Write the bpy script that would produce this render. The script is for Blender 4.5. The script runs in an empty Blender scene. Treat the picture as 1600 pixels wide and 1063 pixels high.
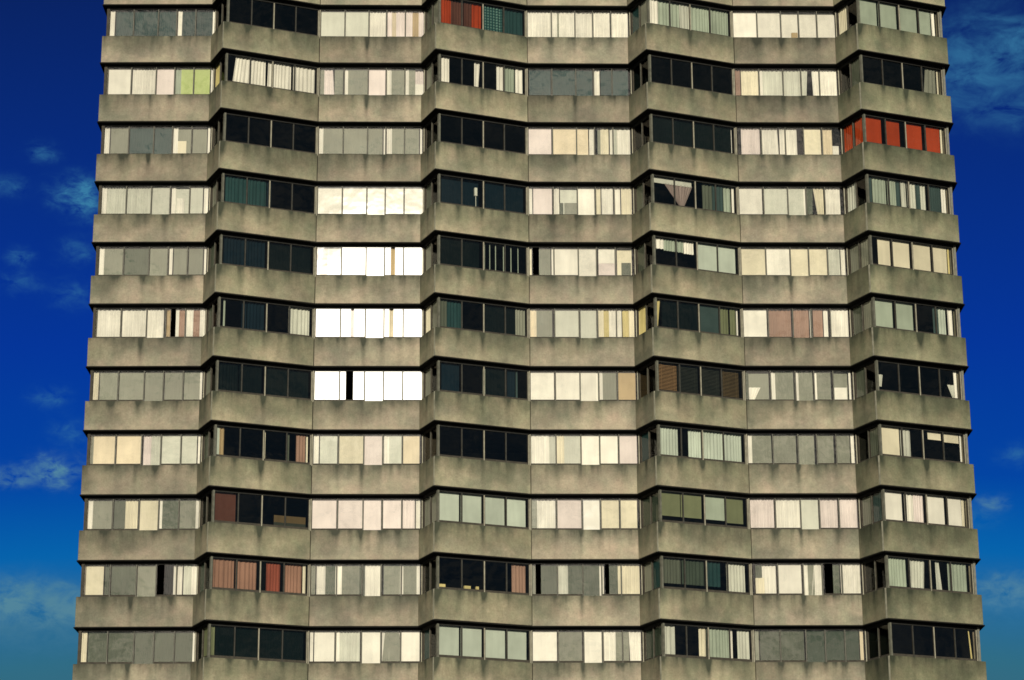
import bpy, bmesh, math, random, re
from mathutils import Vector, Matrix
random.seed(7)
rnd = random.Random(11)
sc = bpy.context.scene
C = sc.collection
R = math.radians

# ------------------------------------------------------------------ measures (metres)
EYE = 1.7
STOREY = 2.75
PANEL_H = 1.24
PX = [-17.78, -13.03, -12.32, -8.31, -3.88, -3.20, 0.75, 5.14, 5.86, 9.79, 14.23, 15.00, 19.17]
PY = [98.33, 98.38, 96.82, 98.50, 98.62, 97.05, 98.71, 98.83, 97.25, 98.88, 98.99, 97.41, 99.11]
V = [Vector((x, y)) for x, y in zip(PX, PY)]
Z1 = 42.598 + EYE
PITCH, ROLL, FPX = R(16.9035), R(-0.3468), 3830.26
CAM = Vector((0, 0, EYE))


def zb(k):
    return Z1 - STOREY * (k - 1)


def offset(poly, d, ends=0.0):
    n = len(poly)
    nm = []
    for i in range(n - 1):
        t = (poly[i + 1] - poly[i]).normalized()
        nm.append(Vector((-t.y, t.x)))
    out = []
    for i in range(n):
        if i == 0:
            p = poly[0] + nm[0] * d + Vector((ends, 0))
        elif i == n - 1:
            p = poly[-1] + nm[-1] * d - Vector((ends, 0))
        else:
            m = (nm[i - 1] + nm[i]).normalized()
            p = poly[i] + m * (d / m.dot(nm[i]))
        out.append(p)
    return out


def lin(c):
    c /= 255.0
    return c / 12.92 if c <= 0.04045 else ((c + 0.055) / 1.055) ** 2.4


# ------------------------------------------------------------------ helpers
def link(o, parent=None):
    C.objects.link(o)
    if parent:
        o.parent = parent
        o.matrix_parent_inverse = parent.matrix_world.inverted() if False else Matrix()
    return o


def mesh_obj(name, bm, mats, parent=None):
    me = bpy.data.meshes.new(name)
    bm.normal_update()
    bm.to_mesh(me)
    bm.free()
    for m in (mats if isinstance(mats, (list, tuple)) else [mats]):
        me.materials.append(m)
    return link(bpy.data.objects.new(name, me), parent)


def tag(o, label, cat, group=None, kind=None):
    o['label'] = label
    o['category'] = cat
    if group:
        o['group'] = group
    if kind:
        o['kind'] = kind


def prism(bm, pts, z0, z1, mat=0):
    """closed prism over a plan outline (counter-clockwise or not)"""
    lo = [bm.verts.new((p.x, p.y, z0)) for p in pts]
    hi = [bm.verts.new((p.x, p.y, z1)) for p in pts]
    n = len(pts)
    fs = [bm.faces.new(lo[::-1]), bm.faces.new(hi)]
    for i in range(n):
        fs.append(bm.faces.new((lo[i], lo[(i + 1) % n], hi[(i + 1) % n], hi[i])))
    for f in fs:
        f.material_index = mat
    bmesh.ops.recalc_face_normals(bm, faces=fs)
    return fs


class Frame2:
    """local frame of one run of window band: s along, d inward"""
    def __init__(self, a, b):
        self.a, self.b = a, b
        self.L = (b - a).length
        self.t = (b - a) / self.L
        self.n = Vector((-self.t.y, self.t.x))

    def p(self, s, d):
        return self.a + self.t * s + self.n * d

    def p3(self, s, d, z):
        q = self.p(s, d)
        return Vector((q.x, q.y, z))


def bar(bm, fr, s0, s1, d0, d1, z0, z1, mat=0):
    prism(bm, [fr.p(s0, d0), fr.p(s1, d0), fr.p(s1, d1), fr.p(s0, d1)], z0, z1, mat)


# ------------------------------------------------------------------ materials
class NT:
    def __init__(self, mat):
        mat.use_nodes = True
        self.t = mat.node_tree
        self.t.nodes.clear()

    def n(self, typ, **kw):
        nd = self.t.nodes.new(typ)
        for k, v in kw.items():
            if k.startswith('i_'):
                key = k[2:]
                key = int(key) if key.isdigit() else key.replace('_', ' ')
                nd.inputs[key].default_value = v
            else:
                setattr(nd, k, v)
        return nd

    def l(self, a, b):
        self.t.links.new(a, b)

    def math(self, op, a, b=None, clamp=False):
        nd = self.n('ShaderNodeMath', operation=op, use_clamp=clamp)
        for i, x in enumerate((a, b)):
            if x is None:
                continue
            if isinstance(x, (int, float)):
                nd.inputs[i].default_value = x
            else:
                self.l(x, nd.inputs[i])
        return nd.outputs[0]

    def mix(self, f, a, b, blend='MIX'):
        nd = self.n('ShaderNodeMix', data_type='RGBA', blend_type=blend)
        for key, x in ((0, f), (6, a), (7, b)):
            if isinstance(x, (int, float)):
                nd.inputs[key].default_value = x
            elif isinstance(x, tuple):
                nd.inputs[key].default_value = x if len(x) == 4 else (*x, 1)
            else:
                self.l(x, nd.inputs[key])
        return nd.outputs[2]


def ramp(nt, fac, stops):
    nd = nt.n('ShaderNodeValToRGB')
    cr = nd.color_ramp
    while len(cr.elements) < len(stops):
        cr.elements.new(0.5)
    for e, (p, c) in zip(cr.elements, stops):
        e.position = p
        e.color = (c, c, c, 1) if isinstance(c, (int, float)) else (*c, 1)
    nt.l(fac, nd.inputs[0])
    return nd.outputs[0]


def concrete_material(name, light, dark, streaks, TIDE=0.3):
    m = bpy.data.materials.new(name)
    t = NT(m)
    uv = t.n('ShaderNodeUVMap', uv_map='metres').outputs[0]
    un = t.n('ShaderNodeUVMap', uv_map='unit').outputs[0]
    oi = t.n('ShaderNodeObjectInfo')
    rv = t.math('MULTIPLY', oi.outputs['Random'], 137.0)
    off = t.n('ShaderNodeCombineXYZ')
    t.l(rv, off.inputs[0]); t.l(rv, off.inputs[2])
    add = t.n('ShaderNodeVectorMath', operation='ADD')
    t.l(uv, add.inputs[0]); t.l(off.outputs[0], add.inputs[1])
    P = add.outputs[0]

    def noise(scale, sx=1, sy=1, det=4, rough=0.55):
        mp = t.n('ShaderNodeMapping')
        mp.inputs['Scale'].default_value = (sx, sy, 1)
        t.l(P, mp.inputs['Vector'])
        nd = t.n('ShaderNodeTexNoise', i_Scale=scale, i_Detail=det, i_Roughness=rough)
        t.l(mp.outputs[0], nd.inputs['Vector'])
        return nd.outputs[0]
    sep = t.n('ShaderNodeSeparateXYZ')
    t.l(un, sep.inputs[0])
    u, v = sep.outputs[0], sep.outputs[1]
    # soft blotches of weathering
    blot = ramp(t, noise(0.6, 1, 1.1, 4, 0.55), [(0.36, 0.0), (0.64, 1.0)])
    col = t.mix(blot, (*light, 1), (*dark, 1))
    # greenish and pinkish mottling
    hue = ramp(t, noise(1.5, 1, 0.8, 4, 0.6), [(0.3, 0.0), (0.7, 1.0)])
    col = t.mix(1.0, col, t.mix(hue, (0.93, 1.0, 0.94), (1.06, 0.985, 0.985)), 'MULTIPLY')
    # fine grain of the aggregate
    gr = ramp(t, noise(15, 1, 1, 3, 0.75), [(0.3, 0.84), (0.7, 1.14)])
    col = t.mix(1.0, col, gr, 'MULTIPLY')
    md = ramp(t, noise(5, 1, 1, 3, 0.6), [(0.3, 0.9), (0.7, 1.08)])
    col = t.mix(1.0, col, md, 'MULTIPLY')
    # old damp that spreads down from the coping, most of it towards one end of the panel
    tide = t.math('ADD', t.math('SUBTRACT', v, t.math('MULTIPLY', u, TIDE)), t.math('MULTIPLY', t.math('SUBTRACT', noise(0.9, 1, 0.7, 4, 0.6), 0.5), 2.4))
    tide = t.math('ADD', tide, t.math('MULTIPLY', t.math('FRACT', t.math('MULTIPLY', oi.outputs['Random'], 41.0)), 0.35))
    tide = ramp(t, tide, [(0.10, 0.0), (0.85, 1.0)])
    col = t.mix(t.math('MULTIPLY', tide, 0.62), col, t.mix(1.0, col, (0.46, 0.50, 0.46), 'MULTIPLY'))
    # runs of dirt from the top edge
    run = ramp(t, noise(2.6, 1, 0.12, 3, 0.55), [(0.44, 0.0), (0.80, 1.0)])
    top = t.math('POWER', v, 2.0)
    run = t.math('MULTIPLY', run, t.math('ADD', t.math('MULTIPLY', top, 0.8), 0.12), True)
    # band of dirt just under the coping
    edge = ramp(t, noise(2.0, 1, 0.5, 4, 0.7), [(0.3, 0.1), (0.75, 1.0)])
    edge = t.math('MULTIPLY', edge, t.math('POWER', v, 4.0))
    tot = t.math('ADD', run, t.math('MULTIPLY', edge, 0.75))
    nz = ramp(t, noise(3, 1, 0.5, 4, 0.6), [(0.25, 0.35), (0.7, 1.15)])
    for (c, w, a) in streaks:
        g = t.math('DIVIDE', t.math('SUBTRACT', u, c), w)
        g = t.math('MULTIPLY', g, g)
        g = t.math('POWER', 2.718, t.math('MULTIPLY', g, -1.0))
        g = t.math('MULTIPLY', g, t.math('MULTIPLY', nz, t.math('ADD', t.math('MULTIPLY', top, a), a * 0.15)))
        # each panel has its own mix of runs
        hsh = t.math('FRACT', t.math('MULTIPLY', oi.outputs['Random'], 17.0 + 91 * c))
        g = t.math('MULTIPLY', g, t.math('ADD', t.math('MULTIPLY', hsh, 0.9), 0.25))
        tot = t.math('ADD', tot, g)
    tot = t.math('MULTIPLY', tot, 1.0, True)
    col = t.mix(tot, col, (0.05, 0.052, 0.04, 1))
    # each panel's own tint, with lens vignette put in at the right end
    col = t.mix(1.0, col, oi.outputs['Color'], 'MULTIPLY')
    bs = t.n('ShaderNodeBsdfPrincipled')
    bs.inputs['Roughness'].default_value = 0.95
    bs.inputs['Specular IOR Level'].default_value = 0.15
    t.l(col, bs.inputs['Base Color'])
    bp = t.n('ShaderNodeBump', i_Strength=0.25, i_Distance=0.02)
    t.l(noise(14, 1, 1, 4), bp.inputs['Height'])
    t.l(bp.outputs[0], bs.inputs['Normal'])
    t.l(bs.outputs[0], t.n('ShaderNodeOutputMaterial').inputs[0])
    return m


def plain_material(name, rgb, rough=0.8, var=0.12, scale=3.0, spec=0.2):
    m = bpy.data.materials.new(name)
    t = NT(m)
    tc = t.n('ShaderNodeTexCoord')
    nd = t.n('ShaderNodeTexNoise', i_Scale=scale, i_Detail=3.0)
    t.l(tc.outputs['Object'], nd.inputs['Vector'])
    f = ramp(t, nd.outputs[0], [(0.3, 1 - var), (0.7, 1 + var)])
    col = t.mix(1.0, (*rgb, 1), f, 'MULTIPLY')
    bs = t.n('ShaderNodeBsdfPrincipled')
    bs.inputs['Roughness'].default_value = rough
    bs.inputs['Specular IOR Level'].default_value = spec
    t.l(col, bs.inputs['Base Color'])
    t.l(bs.outputs[0], t.n('ShaderNodeOutputMaterial').inputs[0])
    return m


LIGHT, DARK = (0.360, 0.305, 0.236), (0.205, 0.187, 0.150)
M_FLAT = concrete_material('flat_concrete', LIGHT, DARK,
                           [(0.465, 0.022, 1.5), (0.23, 0.04, 0.9), (0.64, 0.03, 0.7), (0.82, 0.04, 0.6)], 0.75)
M_ANG = concrete_material('angled_concrete', LIGHT, DARK,
                          [(0.02, 0.035, 2.0), (0.5, 0.026, 1.7), (0.25, 0.032, 1.0), (0.76, 0.04, 0.6)], -0.1)
M_SIDE = concrete_material('side_concrete', LIGHT, DARK, [(0.95, 0.06, 0.9), (0.5, 0.07, 0.9)])
M_SOFFIT = plain_material('dark_shaded_soffit', (0.012, 0.012, 0.011), 0.95, 0.2, 2, 0.02)  # black colour carries the shade under the slabs
M_ROOM = plain_material('room_gloom', (0.035, 0.035, 0.032), 0.95, 0.2, 1, 0.0)  # wall colour darkened to give the rooms their gloom
M_STRIP = plain_material('pale_mortar', (0.30, 0.29, 0.22), 0.9, 0.25, 4)
M_ALU = plain_material('weathered_aluminium', (0.105, 0.105, 0.08), 0.6, 0.25, 6, 0.3)
M_JAMB = plain_material('pale_jamb_paint', (0.25, 0.235, 0.175), 0.7, 0.2, 5)
M_THIN = plain_material('dull_aluminium', (0.03, 0.034, 0.03), 0.6, 0.3, 6, 0.3)
M_DARKF = plain_material('dark_header', (0.02, 0.02, 0.018), 0.85, 0.2, 6, 0.1)
M_GASKET = plain_material('dark_sash_edge', (0.05, 0.045, 0.035), 0.8, 0.2, 6, 0.1)
M_ROOF = plain_material('roof_felt', (0.06, 0.06, 0.06), 0.95, 0.2, 1)


def glass_material():
    m = bpy.data.materials.new('window_glass')
    t = NT(m)
    fr = t.n('ShaderNodeFresnel', i_IOR=1.5)
    f = t.math('MINIMUM', t.math('MULTIPLY', fr.outputs[0], 1.5), 0.068)
    tr = t.n('ShaderNodeBsdfTransparent')
    tr.inputs[0].default_value = (0.93, 0.915, 0.885, 1)
    gl = t.n('ShaderNodeBsdfGlossy')
    gl.inputs['Roughness'].default_value = 0.062
    tc = t.n('ShaderNodeTexCoord')
    nz = t.n('ShaderNodeTexNoise', i_Scale=1.3, i_Detail=2.0)
    t.l(tc.outputs['Object'], nz.inputs['Vector'])
    bp = t.n('ShaderNodeBump', i_Strength=1.0, i_Distance=0.006)
    t.l(nz.outputs[0], bp.inputs['Height'])
    t.l(bp.outputs[0], gl.inputs['Normal'])
    g2 = t.n('ShaderNodeBsdfGlossy')
    g2.inputs['Roughness'].default_value = 0.025
    t.l(bp.outputs[0], g2.inputs['Normal'])
    gm = t.n('ShaderNodeMixShader')
    gm.inputs[0].default_value = 0.6
    t.l(gl.outputs[0], gm.inputs[1]); t.l(g2.outputs[0], gm.inputs[2])
    mx = t.n('ShaderNodeMixShader')
    t.l(f, mx.inputs[0]); t.l(tr.outputs[0], mx.inputs[1]); t.l(gm.outputs[0], mx.inputs[2])
    t.l(mx.outputs[0], t.n('ShaderNodeOutputMaterial').inputs[0])
    return m


M_GLASS = glass_material()

# cloth palette: colour as it looks in daylight, and the word for it
PAL = {
    'w': ((236, 226, 204), 'white'), 'c': ((224, 210, 176), 'cream'), 'p': ((228, 210, 196), 'pinkish white'),
    'P': ((222, 202, 166), 'peach'), 'b': ((160, 166, 142), 'pale green'), 'B': ((186, 190, 168), 'pale blue-green'),  # pale greens: mostly white cloth of angled bays, dimmer light put into the colour
    'g': ((136, 134, 114), 'grey'), 'G': ((92, 95, 78), 'dark grey'), 't': ((62, 76, 70), 'dull teal'),  # flat-bay greys and teal include reflected sky, given as cloth colour
    'T': ((42, 66, 62), 'deep teal'), 'n': ((20, 33, 38), 'navy'), 'd': ((15, 22, 20), 'near-black'),
    'o': ((158, 60, 30), 'orange-red'), 'm': ((88, 56, 44), 'maroon'), 'r': ((150, 112, 90), 'rose-brown'),
    'R': ((146, 78, 58), 'rusty red'), 's': ((158, 124, 102), 'dusty brown'), 'y': ((206, 186, 122), 'yellow'),
    'Y': ((174, 184, 112), 'lime green'), 'l': ((118, 120, 86), 'olive green'), 'z': ((146, 128, 116), 'dusty pink'), 'u': ((140, 108, 72), 'light brown'), 'k': ((92, 76, 50), 'brown'), 'h': ((176, 150, 108), 'tan'),
    'v': ((200, 196, 174), 'pale grey'), 'V': ((52, 54, 44), 'dark brown'), 'q': ((64, 72, 58), 'dark olive'),
}
ILL = (1.04, 0.955, 0.87)
CLOTH = {}


def cloth(code, kind):
    key = (code, kind)
    if key in CLOTH:
        return CLOTH[key]
    rgb = [min(0.84, lin(c) / i) for c, i in zip(PAL[code][0], ILL)]
    m = bpy.data.materials.new('%s_%s' % (PAL[code][1].replace(' ', '_').replace('-', '_'), kind))
    t = NT(m)
    tc = t.n('ShaderNodeTexCoord')
    oi = t.n('ShaderNodeObjectInfo')
    val = ramp(t, oi.outputs['Random'], [(0.0, 0.86), (1.0, 1.1)])
    col = t.mix(1.0, (*rgb, 1), val, 'MULTIPLY')
    # weave bands and faint grime that hang with the cloth
    mp = t.n('ShaderNodeMapping')
    mp.inputs['Scale'].default_value = (1, 1, 0.12)
    t.l(tc.outputs['Object'], mp.inputs['Vector'])
    nz = t.n('ShaderNodeTexNoise', i_Scale=5.0, i_Detail=3.0)
    t.l(mp.outputs[0], nz.inputs['Vector'])
    amp = 0.14 if kind == 'curtain' else 0.07
    col = t.mix(1.0, col, ramp(t, nz.outputs[0], [(0.3, 1 - amp), (0.7, 1 + amp * 0.6)]), 'MULTIPLY')
    n2 = t.n('ShaderNodeTexNoise', i_Scale=1.1, i_Detail=2.0)
    t.l(tc.outputs['Object'], n2.inputs['Vector'])
    col = t.mix(1.0, col, ramp(t, n2.outputs[0], [(0.3, 0.88), (0.7, 1.06)]), 'MULTIPLY')
    df = t.n('ShaderNodeBsdfDiffuse'); t.l(col, df.inputs[0])
    tl = t.n('ShaderNodeBsdfTranslucent'); t.l(col, tl.inputs[0])
    mx = t.n('ShaderNodeMixShader'); mx.inputs[0].default_value = 0.08
    t.l(df.outputs[0], mx.inputs[1]); t.l(tl.outputs[0], mx.inputs[2])
    t.l(mx.outputs[0], t.n('ShaderNodeOutputMaterial').inputs[0])
    CLOTH[key] = m
    return m


def lattice_material():
    m = bpy.data.materials.new('lattice_lace')
    t = NT(m)
    uv = t.n('ShaderNodeUVMap', uv_map='metres').outputs[0]
    vo = t.n('ShaderNodeTexVoronoi', i_Scale=7.5, i_Randomness=0.0)
    t.l(uv, vo.inputs['Vector'])
    f = ramp(t, vo.outputs['Distance'], [(0.2, 1.0), (0.42, 0.0)])
    col = t.mix(f, (0.012, 0.045, 0.045, 1), (0.10, 0.19, 0.16, 1))
    df = t.n('ShaderNodeBsdfDiffuse'); t.l(col, df.inputs[0])
    t.l(df.outputs[0], t.n('ShaderNodeOutputMaterial').inputs[0])
    return m


M_LATTICE = lattice_material()

# ------------------------------------------------------------------ ground
bm = bmesh.new()
S = 2500
q = [bm.verts.new((x, y, 0)) for x, y in ((-S, -S), (S, -S), (S, S), (-S, S))]
bm.faces.new(q)
g = mesh_obj('ground', bm, plain_material('dark_asphalt', (0.05, 0.05, 0.048), 0.95, 0.3, 0.4))
g['kind'] = 'structure'

# ------------------------------------------------------------------ tower
tower = bpy.data.objects.new('tower_block', None)
C.objects.link(tower)
tower.empty_display_size = 5
tag(tower, 'tall concrete tower block with zigzag bays and long bands of windows', 'apartment block')

THICK, RECESS = 0.15, 0.25
T = offset(V, THICK)
W = offset(V, RECESS, 0.16)
DEPTH = 13.0
BACK = 112.5
ROOM = 102.4


def add_uv(bm, fr, z0, z1, w):
    a = bm.loops.layers.uv.new('metres')
    b = bm.loops.layers.uv.new('unit')
    for f in bm.faces:
        for lp in f.loops:
            co = lp.vert.co
            s = (Vector((co.x, co.y)) - fr.a).dot(fr.t)
            d = (Vector((co.x, co.y)) - fr.a).dot(fr.n)
            lp[a].uv = (s + 0.7 * d, co.z - z0 + 0.5 * d)
            lp[b].uv = (s / w, (co.z - z0) / (z1 - z0))


def panel(name, i, k, g0, g1, mat, tint):
    fr = Frame2(V[i], V[i + 1])
    a = V[i] + fr.t * g0
    b = V[i + 1] - fr.t * g1
    ta = T[i] + fr.t * g0
    tb = T[i + 1] - fr.t * g1
    bm = bmesh.new()
    lift, push = rnd.uniform(0, 0.012), rnd.uniform(-0.008, 0.008)
    z0, z1 = zb(k) + lift, zb(k) + PANEL_H + lift * 0.5
    a, b, ta, tb = [p + fr.n * push for p in (a, b, ta, tb)]
    prism(bm, [a, b, tb, ta], z0, z1)
    # soften the arrises
    es = [e for e in bm.edges]
    bmesh.ops.bevel(bm, geom=es, offset=0.012, segments=1, affect='EDGES')
    add_uv(bm, fr, z0, z1, fr.L)
    o = mesh_obj(name, bm, mat, tower)
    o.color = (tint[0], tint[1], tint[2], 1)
    return o


TINTS = {  # panels that are visibly dirtier or cleaner than their neighbours
    (9, 1): 0.72, (9, 2): 0.74, (3, 1): 0.78, (9, 6): 0.82, (6, 4): 0.78, (6, 2): 0.76, (0, 3): 0.76, (2, 2): 0.9, (11, 3): 0.9, (3, 10): 0.93, (9, 8): 1.12, (9, 9): 1.05, (0, 10): 0.86, (0, 9): 0.9, (0, 8): 0.9,
    (6, 3): 0.93, (0, 2): 0.97, (3, 3): 0.86,
}
COLT = {0: 0.90, 1: 0.82, 2: 0.92, 3: 0.98, 4: 0.88, 5: 0.98, 6: 1.0, 7: 0.82, 8: 0.95, 9: 0.96, 10: 0.66, 11: 0.76}  # tone per column; right-end values include lens vignette
for k in range(0, 12):
    for i in range(12):
        ty = i % 3
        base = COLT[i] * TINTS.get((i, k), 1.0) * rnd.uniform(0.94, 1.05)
        if i >= 10:   # right-hand corner: lens vignette tinted in with the dirt, greener and darker lower down
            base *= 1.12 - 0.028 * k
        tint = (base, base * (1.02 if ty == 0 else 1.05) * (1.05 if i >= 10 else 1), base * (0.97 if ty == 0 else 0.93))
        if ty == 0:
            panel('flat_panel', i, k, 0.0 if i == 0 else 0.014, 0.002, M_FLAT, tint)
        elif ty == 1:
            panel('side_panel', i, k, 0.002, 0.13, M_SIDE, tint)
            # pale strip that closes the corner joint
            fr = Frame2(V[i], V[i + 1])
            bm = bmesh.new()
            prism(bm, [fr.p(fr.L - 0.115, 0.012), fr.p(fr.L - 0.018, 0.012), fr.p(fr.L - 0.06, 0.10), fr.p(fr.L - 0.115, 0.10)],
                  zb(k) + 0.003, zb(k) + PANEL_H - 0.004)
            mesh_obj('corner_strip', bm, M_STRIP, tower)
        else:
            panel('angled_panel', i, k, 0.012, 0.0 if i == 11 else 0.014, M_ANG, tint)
    # panels of the end walls
    for side, vx, vy in ((0, V[0].x, V[0].y), (1, V[12].x, V[12].y)):
        bm = bmesh.new()
        x0, x1 = (vx, vx + 0.12) if side == 0 else (vx - 0.12, vx)
        y0 = vy + THICK + 0.01
        pts = [Vector((x0, y0)), Vector((x1, y0)), Vector((x1, BACK)), Vector((x0, BACK))]
        prism(bm, pts, zb(k), zb(k) + PANEL_H)
        add_uv(bm, Frame2(pts[0] if side == 0 else pts[1], pts[3] if side == 0 else pts[2]), zb(k), zb(k) + PANEL_H, BACK - y0)
        o = mesh_obj('end_panel', bm, M_FLAT, tower)
        o.color = (0.85, 0.86, 0.83, 1)

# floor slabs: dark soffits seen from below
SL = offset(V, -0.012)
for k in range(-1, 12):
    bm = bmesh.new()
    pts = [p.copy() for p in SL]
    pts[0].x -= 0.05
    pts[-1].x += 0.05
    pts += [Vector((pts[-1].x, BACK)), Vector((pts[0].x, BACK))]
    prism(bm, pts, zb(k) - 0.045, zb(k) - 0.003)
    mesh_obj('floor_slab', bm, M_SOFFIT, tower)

# walls round the rooms
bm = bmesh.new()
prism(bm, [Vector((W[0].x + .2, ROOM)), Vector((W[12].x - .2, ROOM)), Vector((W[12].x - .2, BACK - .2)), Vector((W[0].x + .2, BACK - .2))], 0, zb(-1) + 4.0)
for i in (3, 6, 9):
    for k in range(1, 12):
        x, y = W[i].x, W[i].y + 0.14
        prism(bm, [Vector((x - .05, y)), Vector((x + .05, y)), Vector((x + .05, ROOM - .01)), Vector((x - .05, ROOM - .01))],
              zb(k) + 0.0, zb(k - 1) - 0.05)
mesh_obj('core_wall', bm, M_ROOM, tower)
for s in (0, 1):
    x = W[0].x if s == 0 else W[12].x - 0.15
    y = (W[0].y if s == 0 else W[12].y) + 0.12
    bm = bmesh.new()
    fr = Frame2(Vector((x, y)), Vector((x, BACK - .3)))
    prism(bm, [Vector((x, y)), Vector((x + .15, y)), Vector((x + .15, BACK - .3)), Vector((x, BACK - .3))], 0, zb(-1) + 3.9)
    add_uv(bm, fr, 0, 60, 13)
    o = mesh_obj('end_wall', bm, M_SIDE, tower)
    o.color = (.6, .62, .56, 1)


# storeys above and below the picture
def plain_storeys(name, ks):
    bm = bmesh.new()
    for k in ks:
        for i in range(12):
            prism(bm, [V[i], V[i + 1], T[i + 1], T[i]], zb(k), zb(k) + PANEL_H, 0)
        wi = offset(V, RECESS + 0.06, 0.16)
        for i in range(12):
            if i % 3 == 1:
                continue
            fr = Frame2(W[i], W[i + 1])
            bar(bm, fr, 0.03, fr.L - 0.03, 0.0, 0.05, zb(k) + PANEL_H, zb(k) + STOREY - 0.05, 1)
    uva = bm.loops.layers.uv.new('metres')
    uvb = bm.loops.layers.uv.new('unit')
    for f in bm.faces:
        for lp in f.loops:
            lp[uva].uv = (lp.vert.co.x, lp.vert.co.z)
            lp[uvb].uv = (lp.vert.co.x / 5 % 1, 0.5)
    return mesh_obj(name, bm, [M_SIDE, M_DARKF], tower)


plain_storeys('lower_floors', range(12, 16))
plain_storeys('top_floors', [-1])
bm = bmesh.new()
pts = [p.copy() for p in SL] + [Vector((SL[-1].x, BACK)), Vector((SL[0].x, BACK))]
prism(bm, pts, zb(-1) + 4.0, zb(-1) + 4.4)
mesh_obj('roof', bm, M_ROOF, tower)

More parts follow.
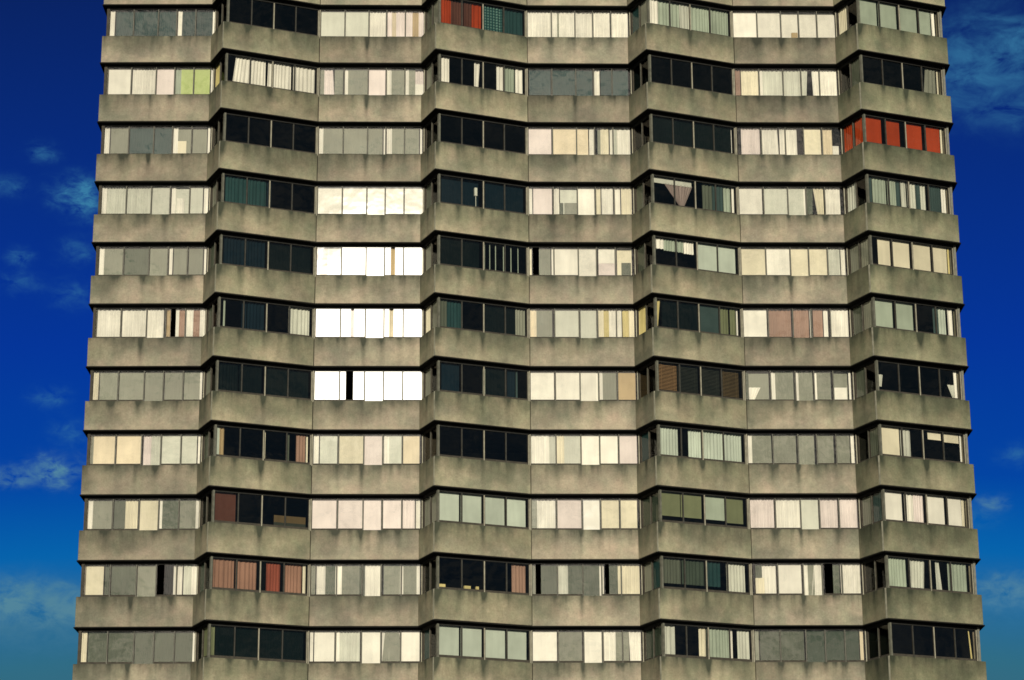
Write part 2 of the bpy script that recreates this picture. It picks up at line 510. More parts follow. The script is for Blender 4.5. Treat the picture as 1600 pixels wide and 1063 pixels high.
# ------------------------------------------------------------------ what hangs in every window
# one word per cloth:  left[>left at foot]-right[>right at foot]colour[@foot-head]   in hundredths of the window
# x = open gap with no glass; capital kinds after ':'  b blind, n net, v venetian, k box, L lattice
FLAT = {0: 0, 3: 2, 6: 4, 9: 6}
DATA = {
 1: ["0-5w 6-64t 65-69w 69-98t 98-100w",  # teal cloth here stands in for sky reflected in bare glass
     "",
     "0-46v:b 47-63w 64-69p 69-73P 73-89p 89-95h 95-100p",
     "0-13o 13-28m 29-38m 38-49o 50-74L 75-99T",
     "0-29w 29-31g 31-46w 47-64w 65-81w 82-99w",
     "0-12w 12-38b 38-50v 51-75b 76-99b",
     "0-23w:b 24-46w:b 47-100w:b 57-63h@0-22:k",
     "0-23b:b 25-48b:b 50-74b:b 76-92b:b 93-97w"],
 2: ["0-23w:b 24-46w 47-64p:b 64-70b 70-97Y:b 98-100w",
     "10>6-43w 46>45-72w 74-99w",
     "0-4g 4-12>14p 14-22g:n 23-27w 27-46g:n 47-63p:b 64-69w 69-82g:n 82-86w 86-92g:n 92-100p 92-100w@0-44:k",
     "2-11w 41-48>46w 67-75w 76-89b 90-98w",
     "1-22t:n 23-46t:n 47-63t:n 65-70w 71-82t:n 83-98t:n",  # teal nets: reflection of the sky in uncurtained panes, put into colour
     "",
     "0-5s 6-23c 24-27w 27-62v 62-71>69v 75>76-99w",
     "82>78-94g 96-98c"],
 3: ["0-5w 6-23g:n 23-63t:n 64-69w 69-77>77c@0-50:b 69-96g:n 97-99w",  # teal net stands in for a reflection on bare panes
     "",
     "0-4w 4-46g:n 47-61g:n 62-64w 65-70w 70-96g:n 97-99w",
     "",
     "0-22p:b 23-58P:b 59-64w 67-70g 70-78c 79-82w 82-86v 86-99w",
     "2-98d:n 97-99w",
     "4-22p 23-39>40w 41-46w 47-58w 65-81c:b 82-92P 92-98w@0-35:k",
     "2-21o:b 27-44o:b 53-72o:b 78-95o:b 96-98c"],
 4: ["0-5w 5-46v 47-63v:n 65-69w 69-81v:n 70-77w@0-60 82-94v:n 95-99w",
     "2-47T 48-53n",
     "0-100w:b",
     "3-46n:n 41-44v@45-75:k 53-98n:n",
     "0-3w 4-22p:b 24-29w 30-46v:b 29-33G@0-45:k 34-46g@0-45:k 47-63w:b 65-69c 70-81w 82-88w 89-99c",
     "1-47v@80-100:b 13>31-31>33z@5-82 31>33-48>38z@5-82 60-72G 72-85t 86-95b 96-99w",
     "0-22w:b 24-62v:n 62-64w 65-71>70G:n 71>75-81c 82-97w",
     "0-5t 6-23b 25-35b 35-41t 41-48v 50-60v 60-66t 66-73v 76-92t 93-98w"],
 5: ["0-5w 5-22g:n 23-46G:n 47-63g:n 65-68w 69-82g:n 83-96g:n 97-99w",
     "2-47n 51-98d:n",
     "0-10p 10-69w:b 70-74x 69-75h 75-100w:b",
     "2-46d:n 51-53b 58-59b 65-66b 74-75b 83-84b 91-92b",
     "0-2c 3-9x 9-20g:n 21-46w:b 47-64w:b 66-83w@48-100:b 66-83p@0-48:b 84-98c:b 88-97G@0-48:k",
     "2-12w@62-100 12-35b@58-100 35-47w@55-100 52-76B:b 77-98B:b",
     "0-23c:b 24-46w:n 47-64c:b 65-82c:b 83-94v 95-99w",
     "9-24c:b 27-48c:b 51-74c:b 76-95c:b 96-98y"],
 6: ["0-22w 24-46w 47-62w 63-68h 69-73x 73-76w 76-81s 82-89w 89-95s 95-100w",
     "4-6b 24-29n 30-48n 75-98v",
     "0-8p 8-33w:b 33-36x 32-37p 37-68w:b 69-73x 68-74P 74-100w:b",
     "0-9G 9-26T 52-76d:n 77-88d:n 88-99g",
     "0-6P 6-21g:n 23-46v:b 48-63v:n 65-70c 70-75y 75-87w 88-94y 94-99c",
     "2>1-6>2y 7-50d:n 53-75t:b 77-87l 89-96l 97-99w",
     "0-22w:b 24-45s 46-62s 63-65w 66-75s 76-80w 82-99w",
     "2-23b:b 26-48b:b 73-79t 80-89B 91-97w"],
 7: ["0-5c 6-22g:n 23-46g:n 47-64g:n 65-81g:n 82-97g:n 97-99w",
     "2-22d 23-47d:n 52-98d:n",
     "0-29w:b 29-36x 36-100w:b",
     "3-23n:n 50-53b 54-76d:n 78-87n:n 88-90t",
     "0-22w:b 23-46w:b 47-62w:b 62-64w 65-68w 68-81g:n 82-99h:b",
     "2-23u:v 24-48V:v 51-74V:v 76-97k:v",
     "0-3G 2-22g:n 3-14>8w@0-45 23-28w 28-45g:n 46-50w 50-63g:n 64-67w 67-80g:n 82-96g:n 82-95w@0-45:b 97-99w",
     "1-7>5v@15-58 86>92-94v@5-50 94-98w"],
 8: ["0-3g 3-22P:b 24-46P:b 48-55p 55-63v 64-81v:b 82-96v:b 97-99w",
     "1-4B 4-9h 51-53c 76-79G 86-96s 97-99c",
     "0-5w 6-22v:n 23-46c:n 47-64p:n 65-70w 70-82v:n 83-98P:n",
     "",
     "0-17w 17-23v 24-31c 31-46v:n 47-64w:b 65-81w:b 82-99p:b",
     "2-22B 35-50B 51-75B 76-98B",
     "0-4w 4-22g:n 23-45g:n 46-62g:n 64-80g:n 82-95g:n 96-99w",
     "1-23c:b 25-37v 58-74c@74-100:b 76-96c@70-100:b 97-99w"],
 9: ["0-5w 5-22g:n 24-34G:n 34-45c 46-63c:n 64-67w 67-82G:n 82-97g:n 97-100w",
     "1-23m:b 64-98V@0-14:b 64-98k@12-38:b",
     "0-22p:b 23-46p:b 47-63p:b 65-82p:b 83-94p 95-99w",
     "1-23B:b 25-48B:b 50-74B:b 76-98B:b",
     "0-5g 5-22w 24-46p:b 48-63w:b 65-81c:b 82-98c:b",
     "1-23l@20-100:b 24-48l@20-100:b 51-75b@20-100:b 76-97l@14-100:b",
     "0-22p 23-46w 47-63v:b 65-81p 82-99p",
     "1-22w:b 25-36w 36-48p 51-73w:b 76-94w:b 95-98c"],
 10: ["0-17c:b 18-22G 24-46G:n 47-64g:n 65-71x 72-78d 79-87w 88-95v 95-100w",
      "1-23r 25-47r 57-72R 76-95r 96-99c",
      "0-4g 5-13w 13-22G:n 22-28w 28-44g:n 44-49G 49-63w 66-81g:n 81-84w 84-96g:n 96-99w",
      "82-98s 1-8y@0-13:k 29-36y@0-13:k 42-45y@0-13:k",
      "0-3g 3-8x 8-23G:n 23-33v 33-46G:n 46-62G:n 62-66w 67-71x 71-79G:n 79-99c",
      "1-22G@15-100 23-49q@15-100 51-68T@15-100 75-97v",
      "3-9G@55-100 3-11c@0-55 9-22w 23-45w:b 47-51w 51-57g:n 57>54-65w 66-74x 74-80G:n 81-99w",
      "1-22b 28-46>44v 58-62>65v 73-96b"],
 11: ["0-5c 6-98G:n 98-100w",
      "1-5l 6-98d:n",
      "0-3w 4-22w:b 23-27w 27-45v 47-64w:b 65-81w 68>65-80>84g:n 82-99w:b",  # slanted grey net stands in for a triangular shadow on the white cloth
      "1-23B:b 25-48B:b 50-74B:b 76-98B:b",
      "0-22w:b 23-45g:n 47-63w:b 65-76w 76-88g:n 88>89-99w",
      "1-13v 41-49c 50-76b 77-80w 85-99v",
      "0-4g 5-45G:n 46-95q:n 96-99P",
      "93>95-94>97y"],
}
SIDE = {  # narrow return windows, two panes each
 1: ["dd", "Gg", "Tg", "cd"], 2: ["yd", "gd", "dd", "dG"], 3: ["dd", "dd", "dd", "oo"], 4: ["gd", "Gd", "Gd", "vd"],
 5: ["Gd", "gd", "Gd", "gg"], 6: ["Gd", "cg", "yd", "Gg"], 7: ["gd", "gd", "dd", "Gd"], 8: ["Gd", "dd", "Td", "dG"],
 9: ["dd", "gg", "qq", "gt"], 10: ["qd", "dd", "gT", "dd"], 11: ["dl", "Td", "qq", "dd"]}
ORD = ['first', 'second', 'third', 'fourth', 'fifth', 'sixth', 'seventh', 'eighth', 'ninth', 'tenth', 'eleventh', 'twelfth', 'thirteenth', 'fourteenth']
ROWW = ['', 'top', 'second', 'third', 'fourth', 'fifth', 'sixth', 'seventh', 'eighth', 'ninth', 'tenth', 'eleventh']
KINDS = {'': ('curtain', 'curtain', 'curtain'), 'b': ('roller_blind', 'blind', 'blind'), 'n': ('net_curtain', 'net curtain', 'net curtain'),  # some flat-bay nets stand in for sky reflected in the glass
         'v': ('venetian_blind', 'slatted blind', 'blind'), 'k': ('cardboard_box', 'box', 'box'), 'L': ('lace_curtain', 'curtain', 'curtain')}
SEG = re.compile(r'^([\d.]+)(?:>([\d.]+))?-([\d.]+)(?:>([\d.]+))?([a-zA-Z])(?:@(\d+)-(\d+))?(?::(\w))?$')


def parse(s):
    out = []
    for w in s.split():
        m = SEG.match(w)
        if not m:
            raise ValueError(w)
        a, ab, b, bb, c, v0, v1, kd = m.groups()
        a, b = float(a) / 100, float(b) / 100
        out.append(dict(a=a, ab=float(ab) / 100 if ab else a, b=b, bb=float(bb) / 100 if bb else b, c=c,
                        v0=float(v0) / 100 if v0 else -0.2, v1=float(v1) / 100 if v1 else 1.2, k=kd or ''))
    return out


FLAT_M = [0.0, 0.232, 0.465, 0.64, 0.82, 1.0]
ANG_M = [0.0, 0.25, 0.5, 0.75, 1.0]
ORDER = [0]


def hang(seg, fr, k, lay):
    """one cloth / blind / box behind the glass"""
    z_lo, z_hi = zb(k) + PANEL_H + 0.13, zb(k) + STOREY - 0.17
    H = z_hi - z_lo
    full_top = seg['v1'] > 1.1
    z0 = z_lo + H * seg['v0']
    z1 = z_lo + H * seg['v1']
    if seg['v0'] < 0:
        z0 = zb(k) + PANEL_H + 0.025
    if full_top:
        z1 = zb(k) + STOREY - 0.048
    L = fr.L
    wdt = (seg['b'] - seg['a']) * L
    bm = bmesh.new()
    d = (0.13 if fr.L > 2 else 0.05) + 0.035 * lay
    if seg['k'] == 'k':
        zf = zb(k) + PANEL_H + 0.02 if seg['v0'] < 0.05 else z0
        bar(bm, fr, seg['a'] * L, seg['b'] * L, 0.105, 0.105 + min(0.12, max(wdt, 0.05)), zf, z1)
        if seg['v0'] >= 0.05:
            bar(bm, fr, seg['a'] * L + wdt * .4, seg['a'] * L + wdt * .6, 0.13, 0.15, zb(k) + PANEL_H + 0.02, z0)
        bmesh.ops.bevel(bm, geom=bm.edges[:], offset=0.004, segments=1, affect='EDGES')
        return mesh_obj('cardboard_box', bm, cloth(seg['c'], 'card'))
    if seg['k'] == 'v':
        n = 24
        a, b = seg['a'] * L, seg['b'] * L
        for j in range(n):
            z = z0 + (z1 - z0) * (j + .5) / n
            vs = [bm.verts.new(fr.p3(s, dd, zz)) for s, dd, zz in
                  ((a, d - .012, z - .018), (b, d - .012, z - .018), (b, d + .014, z + .016), (a, d + .014, z + .016))]
            f = bm.faces.new(vs)
            ex = bmesh.ops.extrude_face_region(bm, geom=[f])
            bmesh.ops.translate(bm, verts=[e for e in ex['geom'] if isinstance(e, bmesh.types.BMVert)], vec=(0, 0, .003))
        bar(bm, fr, a, b, d - .015, d + .015, z1, z1 + 0.02 if not full_top else z1)if not full_top else None
        for s in (a + wdt * .15, b - wdt * .15):
            bar(bm, fr, s - .006, s + .006, d - .003, d + .003, z0, z1)
        return mesh_obj('venetian_blind', bm, cloth(seg['c'], 'blind'))
    flat = seg['k'] in ('b',)
    net = seg['k'] == 'n'
    step = 0.25 if flat else 0.022
    nx = max(3, int(wdt / step))
    nz = 4
    amp = 0.0 if flat else (0.006 if net else 0.026)
    amp = min(amp, max(0.004, wdt * 0.12))
    f1 = rnd.uniform(36, 52)
    ph = rnd.uniform(0, 6.28)
    lean = rnd.uniform(-0.012, 0.012)
    grid = []
    for j in range(nz + 1):
        v = j / nz
        row = []
        for i in range(nx + 1):
            q = i / nx
            a = seg['ab'] + (seg['a'] - seg['ab']) * v
            b = seg['bb'] + (seg['b'] - seg['bb']) * v
            s = (a + (b - a) * q) * L
            s0 = (seg['a'] + (seg['b'] - seg['a']) * q) * L
            dd = d + amp * math.sin(f1 * s0 + ph + 1.3 * math.sin(7 * s0 + ph)) * (0.7 + 0.3 * (1 - v)) + lean * (1 - v)
            zz = z0 + (z1 - z0) * v
            if flat and j == 0:
                zz += 0.0
            row.append(bm.verts.new(fr.p3(s, dd, zz)))
        grid.append(row)
    fs = []
    for j in range(nz):
        for i in range(nx):
            f = bm.faces.new((grid[j][i], grid[j][i + 1], grid[j + 1][i + 1], grid[j + 1][i]))
            f.smooth = not flat
            fs.append(f)
    uv = bm.loops.layers.uv.new('metres')
    for f in fs:
        for lp in f.loops:
            co = lp.vert.co
            lp[uv].uv = ((Vector((co.x, co.y)) - fr.a).dot(fr.t), co.z)
    if flat:   # a hem bar at the foot of the blind
        bar(bm, fr, seg['ab'] * L, seg['bb'] * L, d + lean - 0.009, d + lean + 0.009, z0 - 0.02, z0)
    name = KINDS[seg['k']][0]
    if seg['c'] == 'L':
        return mesh_obj('lace_curtain', bm, M_LATTICE)
    return mesh_obj(name, bm, cloth(seg['c'], 'curtain' if seg['k'] == '' else ('net' if net else 'blind')))


# sun: the place where the flat glazing mirrors it towards the street
FN = Frame2(V[3], V[4]).n
nrm = Vector((-FN.x, -FN.y, 0))
aim = Vector((V[3].x + 0.62 * (V[4].x - V[3].x), V[3].y, zb(6) + 1.9))
d_in = (aim - CAM).normalized()
SUN = d_in - 2 * d_in.dot(nrm) * nrm
SUN.normalize()

# panes that stand exactly so that they throw the sun into the street
GLARE = {(3, 8): -0.55, (3, 9): -0.3, (3, 3): -0.35, (6, 6): -0.3, (6, 7): -0.3, (6, 5): -0.3, (3, 4): 0.05, (3, 5): 0.5, (3, 6): 1.0, (3, 7): 0.4}
PANE_AIM = {(6, 9, 2): 0.45, (6, 9, 0): 0.3, (3, 5, 0): -0.2, (3, 5, 4): 0.85, (3, 6, 0): 0.6, (3, 4, 0): -0.1}


def build_window(i, k, ty, segs, opens):
    fr = Frame2(W[i], W[i + 1])
    L = fr.L
    zs = zb(k) + PANEL_H
    zt = zb(k) + STOREY - 0.05
    ztop = zt - (0.095 if ty == 0 else 0.125)
    ml = FLAT_M if ty == 0 else (ANG_M if ty == 2 else [0, 0.5, 1.0])
    bm = bmesh.new()
    j0, j1 = (0.05, 0.05)
    dz = 0.0
    # header (dark), jambs, mullions, rails
    bar(bm, fr, 0.004, L - 0.004, -0.01, 0.07, ztop, zt - 0.002, 2)
    bar(bm, fr, 0.006, j0 + 0.03, 0.004, 0.07, zs + 0.002, ztop - 0.002, 3)
    bar(bm, fr, L - j1 - 0.02, L - 0.006, 0.004, 0.07, zs + 0.002, ztop - 0.002, 3)
    if ty != 1:   # pale cover strips
        bar(bm, fr, 0.012, 0.052, -0.012, 0.0025, zs + 0.004, ztop - 0.004, 1 if ty == 0 else 0)
        bar(bm, fr, L - 0.052, L - 0.012, -0.012, 0.0025, zs + 0.004, ztop - 0.004, 1)
    x0, x1 = j0 + 0.03, L - j1 - 0.02
    xs = [x0 + (x1 - x0) * m for m in ml]
    n = len(ml) - 1
    pane_z = []
    for j in range(n):
        fixed = (ty == 0 and j == 2)
        lo = zs + (0.040 if fixed else (0.085 if ty == 0 else 0.110))
        if not fixed:
            rail_hi = lo + 0.03
            bar(bm, fr, xs[j] + 0.002, xs[j + 1] - 0.002, 0.004, 0.05, zs + 0.003, rail_hi - 0.012, 3)
            bar(bm, fr, xs[j] + 0.002, xs[j + 1] - 0.002, 0.0, 0.045, rail_hi - 0.010, rail_hi + 0.006, 3)
            pane_z.append(rail_hi + 0.006)
        else:
            bar(bm, fr, xs[j] + 0.002, xs[j + 1] - 0.002, 0.004, 0.05, zs + 0.003, lo, 0)
            pane_z.append(lo)
    for j in range(1, n):
        heavy = (ty == 2 and j == 2)
        w = 0.022 if heavy else (0.010 if ty == 2 else 0.013)
        bar(bm, fr, xs[j] - w, xs[j] + w, -0.016, 0.06, zs + 0.004, ztop - 0.001, 1 if heavy else (4 if ty == 2 else 0))
        # dark rebates beside the sliding sash
        bar(bm, fr, xs[j] + w + 0.001, xs[j] + w + 0.016, -0.006, 0.05, zs + 0.006, ztop - 0.003, 3)
        bar(bm, fr, xs[j] - w - 0.012, xs[j] - w - 0.001, -0.004, 0.05, zs + 0.006, ztop - 0.003, 3)
    name = 'window' if ty != 1 else 'side_window'
    wo = mesh_obj(name, bm, [M_ALU, M_JAMB, M_DARKF, M_GASKET, M_THIN], tower)
    # glass: one mesh, every pane at its own slight angle
    bm = bmesh.new()
    for j in range(n):
        a, b = xs[j] + 0.015, xs[j + 1] - 0.015
        cuts = [(a, b)]
        for (o0, o1) in opens:
            o0, o1 = x0 + (x1 - x0) * o0, x0 + (x1 - x0) * o1
            nc = []
            for (c0, c1) in cuts:
                if o1 <= c0 or o0 >= c1:
                    nc.append((c0, c1))
                else:
                    if o0 > c0 + .02:
                        nc.append((c0, o0))
                    if o1 < c1 - .02:
                        nc.append((o1, c1))
            cuts = nc
        for (c0, c1) in cuts:
            zl, zh = pane_z[j] - 0.004, ztop + 0.004
            cen = fr.p3((c0 + c1) / 2, 0.024, (zl + zh) / 2)
            base = Vector((-fr.n.x, -fr.n.y, 0))
            want = base.copy()
            gfac = PANE_AIM.get((i, k, j), GLARE.get((i, k), 0))
            tx = rnd.gauss(0, 0.0022)
            tz = rnd.gauss(0, 0.0030)
            if gfac:
                ideal = (SUN + (CAM - cen).normalized()).normalized()
                want = base.lerp(ideal, gfac).normalized()
                tx *= 0.35; tz *= 0.35
            t3 = Vector((fr.t.x, fr.t.y, 0))
            want = (want + t3 * tz + Vector((0, 0, tx))).normalized()
            up = Vector((0, 0, 1))
            vs = []
            for s, z in ((c0, zl), (c1, zl), (c1, zh), (c0, zh)):
                p = fr.p3(s, 0.024, z)
                # slide along the inward direction on to the tilted plane
                den = base.dot(want)
                p = p - base * ((p - cen).dot(want) / den)
                vs.append(bm.verts.new(p))
            bm.faces.new(vs)
    mesh_obj('pane' if ty != 1 else 'side_pane', bm, M_GLASS, wo)
    # inner sill board
    bm = bmesh.new()
    bar(bm, fr, 0.09, L - 0.06, 0.075, 0.24, zs - 0.03, zs + 0.018)
    mesh_obj('sill', bm, M_ALU, wo)
    return Frame2(fr.p(x0, 0), fr.p(x1, 0))


n_hang = 0
seen = {}
for k in range(1, 12):
    for bay in range(8):
        i = [0, 2, 3, 5, 6, 8, 9, 11][bay]
        ty = i % 3
        segs = parse(DATA[k][bay])
        opens = [(s['a'], s['b']) for s in segs if s['c'] == 'x']
        segs = [s for s in segs if s['c'] != 'x']
        fr = build_window(i, k, ty, segs, opens)
        segs.sort(key=lambda s: (s['a'] + s['b']))
        placed = []
        for s in segs:   # overlapping cloths hang one behind the other
            lay = 0
            if s['v0'] >= 0 or s['v1'] <= 1.1 or s['k'] == 'k':
                lay = 0
            else:
                if any(o is not s and o['a'] < s['b'] - .005 and o['b'] > s['a'] + .005 and (o['v0'] >= 0 or o['v1'] <= 1.1) for o in segs):
                    lay = 2
                elif len(placed) % 2 and s['k'] == '':
                    lay = 0.6
            if s['c'] == 'L':
                s['k'] = 'L'
            o = hang(s, fr, k, lay)
            placed.append((s, o))
            n_hang += 1
        for q, (s, o) in enumerate(placed):
            col = PAL[s['c']][1] if s['c'] != 'L' else 'dark teal latticed'
            wd = s['b'] - s['a']
            nm = KINDS[s['k']][1]
            if s['v0'] > 0.3 and s['v1'] > 1.0 or (s['v1'] > .95 and s['v0'] > .1):
                size = 'raised '
            elif wd < 0.07 and s['k'] != 'k':
                size = 'narrow '
            elif wd > 0.4:
                size = 'broad '
            elif s['k'] == 'k':
                size = 'small '
            else:
                size = ''
            where = 'the %s wide window, %s row down' % (ORD[bay], ROWW[k]) if k > 1 else 'the %s wide window of the top row' % ORD[bay]
            if len(placed) == 1:
                lab = '%s%s %s across %s' % (size, col, nm, where)
            elif len(placed) == 2:
                lab = '%s%s %s %s in %s' % (size, col, nm, ['on the left', 'on the right'][q], where)
            else:
                lab = '%s%s %s %s in %s' % (size, col, nm, ['leftmost' if q == 0 else ('rightmost' if q == len(placed) - 1 else ORD[q] + ' from left')][0], where)
            tag(o, lab, KINDS[s['k']][2], {'curtain': "curtains behind the tower's windows", 'blind': "blinds behind the tower's windows",
                                          'net curtain': "net curtains behind the tower's windows", 'box': 'boxes on the window sills'}[KINDS[s['k']][2]])
    for r in range(4):
        i = [1, 4, 7, 10][r]
        fr = build_window(i, k, 1, [], [])
        for h, c in enumerate(SIDE[k][r]):
            if c == 'd':
                continue
            s = dict(a=0.03 + 0.5 * h, ab=0.03 + 0.5 * h, b=0.44 + 0.5 * h, bb=0.44 + 0.5 * h, c=c, v0=-0.2, v1=1.2, k='n' if c in 'gGtTql' else '')
            o = hang(s, fr, k, 0)
            n_hang += 1
            rowt = '%s row down' % ROWW[k] if k > 1 else 'top row'
            tag(o, '%s %s in the %s pane of the %s side window, %s' % (PAL[c][1], KINDS[s['k']][1], ['left', 'right'][h], ORD[r], rowt),
                KINDS[s['k']][2], {'': "curtains behind the tower's windows", 'n': "net curtains behind the tower's windows"}[s['k']])
print('hangings', n_hang)

# posts where the window band turns a corner
for k in range(1, 12):
    for i in (2, 5, 8, 11):
        bm = bmesh.new()
        fa, fb = Frame2(W[i - 1], W[i]), Frame2(W[i], W[i + 1])
        c = W[i]
        p = [fa.p(fa.L - 0.085, -0.022), c + (c - fb.p(0.02, 0.09)).normalized() * 0.035, fb.p(0.075, -0.022), fb.p(0.075, -0.0125),
             c + (fb.p(0.02, 0.09) - c).normalized() * -0.012, fa.p(fa.L - 0.085, -0.0125)]
        prism(bm, p, zb(k) + PANEL_H + 0.003, zb(k) + STOREY - 0.125)
        mesh_obj('corner_post', bm, M_ALU, tower)
    for s in (0, 1):
        x = W[0].x - 0.03 if s == 0 else W[12].x - 0.09
        y = W[0].y - 0.02 if s == 0 else W[12].y - 0.02
        bm = bmesh.new()
        prism(bm, [Vector((x, y)), Vector((x + .12, y)), Vector((x + .12, y + .13)), Vector((x, y + .13))] if s == 0 else
              [Vector((x + .1, y)), Vector((x + .2, y)), Vector((x + .2, y + .13)), Vector((x + .1, y + .13))],
              zb(k) + PANEL_H * 0 + PANEL_H - 0.3, zb(k) + STOREY - 0.047)
        mesh_obj('end_post', bm, M_GASKET if s == 0 else M_ALU, tower)

# ------------------------------------------------------------------ camera
D = Vector((0, math.cos(PITCH), math.sin(PITCH)))
U = Vector((0, -math.sin(PITCH), math.cos(PITCH)))
X = Vector((1, 0, 0))
Rr = X * math.cos(ROLL) + U * math.sin(ROLL)
Up = U * math.cos(ROLL) - X * math.sin(ROLL)
cam = bpy.data.objects.new('camera', bpy.data.cameras.new('camera'))
C.objects.link(cam)
M = Matrix((Rr, Up, -D)).transposed().to_4x4()
M.translation = CAM
cam.matrix_world = M
cam.data.sensor_width = 36
cam.data.lens = FPX / 1600 * 36
cam.data.clip_start = 0.5
cam.data.clip_end = 8000
sc.camera = cam

# ------------------------------------------------------------------ light
sun = bpy.data.objects.new('sun', bpy.data.lights.new('sun', 'SUN'))
C.objects.link(sun)
sun.data.energy = 4.55
sun.data.angle = R(0.5)
sun.data.color = (1.0, 0.93, 0.79)
sun.rotation_euler = SUN.to_track_quat('Z', 'Y').to_euler()
sun.location = (0, 0, 90)
elev = math.asin(SUN.z)
azim = math.atan2(SUN.x, SUN.y)

w = bpy.data.worlds.new('World')
sc.world = w
w.use_nodes = True
t = NT(w)
sky = t.n('ShaderNodeTexSky', sky_type='NISHITA')
sky.sun_disc = False
sky.sun_elevation = elev
sky.sun_rotation = azim
sky.air_density = 1.0
sky.dust_density = 0.6
sky.ozone_density = 3.0
tc = t.n('ShaderNodeTexCoord')
dirv = tc.outputs['Generated']
# deep, contrasty blue of slide film: the sky texture drives a steep ramp
sp = t.n('ShaderNodeSeparateColor')
t.l(sky.outputs[0], sp.inputs[0])
blue = ramp(t, t.math('DIVIDE', sp.outputs[2], 8.0, True),
            [(0.0, (0.001, 0.008, 0.05)), (0.50, (0.003, 0.015, 0.105)), (0.70, (0.0015, 0.036, 0.32)), (0.785, (0.001, 0.058, 0.36)),
             (0.835, (0.002, 0.125, 0.41)), (0.90, (0.03, 0.15, 0.23)), (1.0, (0.07, 0.10, 0.11))])
sc_ = t.n('ShaderNodeVectorMath', operation='SCALE')
sc_.inputs['Scale'].default_value = 9.09
t.l(blue, sc_.inputs[0])
col = sc_.outputs[0]
# bright haze round the low sun, behind the camera
gd = t.n('ShaderNodeVectorMath', operation='DOT_PRODUCT')
t.l(dirv, gd.inputs[0]); gd.inputs[1].default_value = SUN
ang = t.math('DIVIDE', t.math('SUBTRACT', 1.0, gd.outputs['Value']), 1 - math.cos(R(11)))
gl_ = t.math('POWER', 2.718, t.math('MULTIPLY', ang, -1.0))
cn = t.n('ShaderNodeTexNoise', i_Scale=32.0, i_Detail=5.0, i_Roughness=0.6, i_Distortion=0.5)
cm = t.n('ShaderNodeMapping'); cm.inputs['Scale'].default_value = (1, 1, 2.2)
t.l(dirv, cm.inputs[0]); t.l(cm.outputs[0], cn.inputs['Vector'])
cl_ = ramp(t, cn.outputs[0], [(0.40, 0.0), (0.62, 1.0)])
sd = t.n('ShaderNodeSeparateXYZ'); t.l(dirv, sd.inputs[0])
back = t.math('MULTIPLY', t.math('MULTIPLY', sd.outputs[1], -2.5), 1.0, True)   # unseen half of the sky, where cloud is added for pane reflections
col = t.mix(t.math('MULTIPLY', back, 0.85), col, (0.45, 0.85, 0.95, 1))   # mutes that half so dark panes reflect less blue
col = t.mix(t.math('MULTIPLY', t.math('MULTIPLY', cl_, back), 0.6), col, (2.4, 2.5, 2.3, 1))
col = t.mix(gl_, col, t.mix(cl_, (4.0, 5.0, 5.2, 1), (66.0, 57.0, 47.0, 1)))


def px_dir(x, y):
    v = D * FPX + Rr * (x - 800) + Up * (531.5 - y)
    return v.normalized()


front = t.math('GREATER_THAN', t.n('ShaderNodeSeparateXYZ').outputs[1], 0.2)
t.l(dirv, front.node.inputs[0].links[0].from_node.inputs[0])
SHARED = []
for size_, seed_ in ((0.0062, 3.1), (0.012, 8.2)):
    nz = t.n('ShaderNodeTexNoise', i_Scale=1.0, i_Detail=5.0, i_Roughness=0.62, i_Distortion=0.4)
    mp = t.n('ShaderNodeMapping')
    mp.inputs['Scale'].default_value = (0.8 / size_, 0.8 / size_, 1.4 / size_)
    mp.inputs['Location'].default_value = (seed_, seed_ * 2, 0)
    t.l(dirv, mp.inputs[0]); t.l(mp.outputs[0], nz.inputs['Vector'])
    sn = t.n('ShaderNodeSeparateColor'); t.l(nz.outputs['Color'], sn.inputs[0])
    SHARED.append((t.math('MULTIPLY', ramp(t, nz.outputs[0], [(0.33, 0.0), (0.66, 1.0)]), front),
                   t.math('MULTIPLY', t.math('SUBTRACT', sn.outputs[1], 0.5), 1.7),
                   t.math('MULTIPLY', t.math('SUBTRACT', sn.outputs[2], 0.5), 1.7)))


# thin clouds, each anchored to its own bearing in the sky
def cloud(x, y, size, stretch, dens, seed, colr):
    global col
    c = px_dir(x, y)
    rt = c.cross(Vector((0, 0, 1))).normalized()
    upv = rt.cross(c)
    def dot(vec):
        nd = t.n('ShaderNodeVectorMath', operation='DOT_PRODUCT')
        t.l(dirv, nd.inputs[0]); nd.inputs[1].default_value = vec
        return nd.outputs['Value']
    nzo, g1, g2 = SHARED[0 if size < 0.0075 else 1]
    a = t.math('ADD', t.math('DIVIDE', dot(rt), size * stretch), g1)
    b = t.math('ADD', t.math('DIVIDE', dot(upv), size), g2)
    r2 = t.math('ADD', t.math('MULTIPLY', a, a), t.math('MULTIPLY', b, b))
    m = t.math('POWER', 2.718, t.math('MULTIPLY', r2, -1.3))
    m = t.math('MULTIPLY', t.math('MULTIPLY', m, nzo), dens, True)
    col = t.mix(m, col, (*colr, 1))


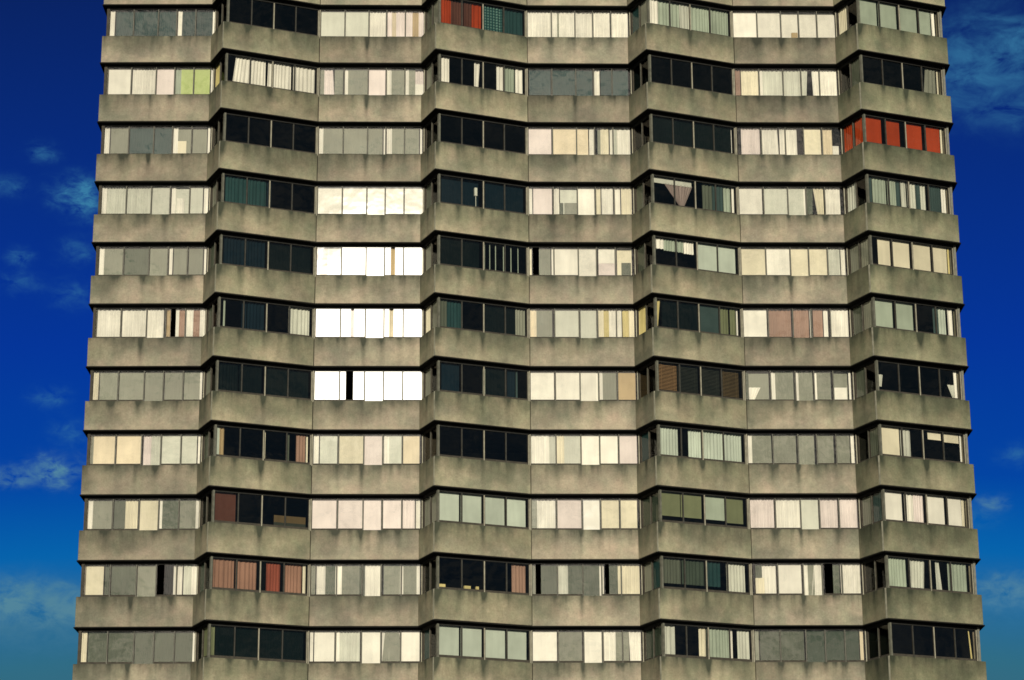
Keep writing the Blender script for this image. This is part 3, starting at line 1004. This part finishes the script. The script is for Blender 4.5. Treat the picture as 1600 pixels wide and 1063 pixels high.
CL = (0.35, 1.75, 3.3)
LOWC = (0.7, 2.0, 3.2)
for args in [(130, 308, 0.0070, 1.4, 1.7, 1.3, CL), (68, 238, 0.0036, 1.4, 0.9, 4.1, CL), (10, 290, 0.004, 1.8, 0.6, 2.2, CL),
             (120, 392, 0.005, 1.4, 0.5, 6.6, CL), (30, 402, 0.0035, 1.4, 0.8, 7.9, CL), (35, 442, 0.004, 2.0, 0.4, 9.9, CL), (115, 462, 0.005, 1.6, 0.5, 3.9, CL),
             (85, 735, 0.0055, 1.8, 1.6, 5.2, LOWC), (20, 745, 0.004, 3.0, 0.9, 6.1, LOWC), (80, 622, 0.004, 1.8, 0.6, 8.4, CL), (108, 678, 0.005, 1.4, 0.5, 1.9, CL),
             (20, 948, 0.0088, 3.2, 2.0, 12.5, (0.75, 2.1, 2.95)), (110, 955, 0.008, 2.6, 1.6, 12.5, (0.75, 2.05, 2.9)), (60, 995, 0.007, 6.0, 0.9, 14.5, (0.35, 1.5, 2.6)), (1575, 925, 0.006, 3.0, 0.8, 12.7, (0.7, 2.0, 3.0)), (1590, 75, 0.013, 1.6, 0.75, 3.3, CL),
             (1500, 125, 0.011, 1.5, 0.7, 6.3, CL), (1540, 85, 0.02, 1.8, 0.45, 9.3, CL), (1590, 170, 0.010, 1.6, 0.5, 2.3, CL),
             (1550, 787, 0.0035, 1.6, 1.0, 4.4, LOWC), (1530, 810, 0.004, 2.0, 0.4, 8.4, CL), (1590, 712, 0.004, 1.8, 0.5, 5.7, CL),
             (1575, 925, 0.007, 3.5, 0.8, 2.7, LOWC), (1590, 960, 0.009, 3.5, 0.4, 7.7, CL)]:
    cloud(*args)
bg = t.n('ShaderNodeBackground')
bg.inputs['Strength'].default_value = 0.11
t.l(col, bg.inputs[0])
t.l(bg.outputs[0], t.n('ShaderNodeOutputWorld').inputs[0])

# ------------------------------------------------------------------ picture
vs_ = sc.view_settings
vs_.view_transform = 'Standard'
vs_.look = 'None'
vs_.exposure = 0
vs_.gamma = 1
sc.render.resolution_x, sc.render.resolution_y = 1024, 680
sc.cycles.max_bounces = 6
sc.cycles.transparent_max_bounces = 12
sc.cycles.sample_clamp_indirect = 3
sc.cycles.sample_clamp_direct = 1.5
sc.cycles.filter_width = 1.6
sc.cycles.use_denoising = True
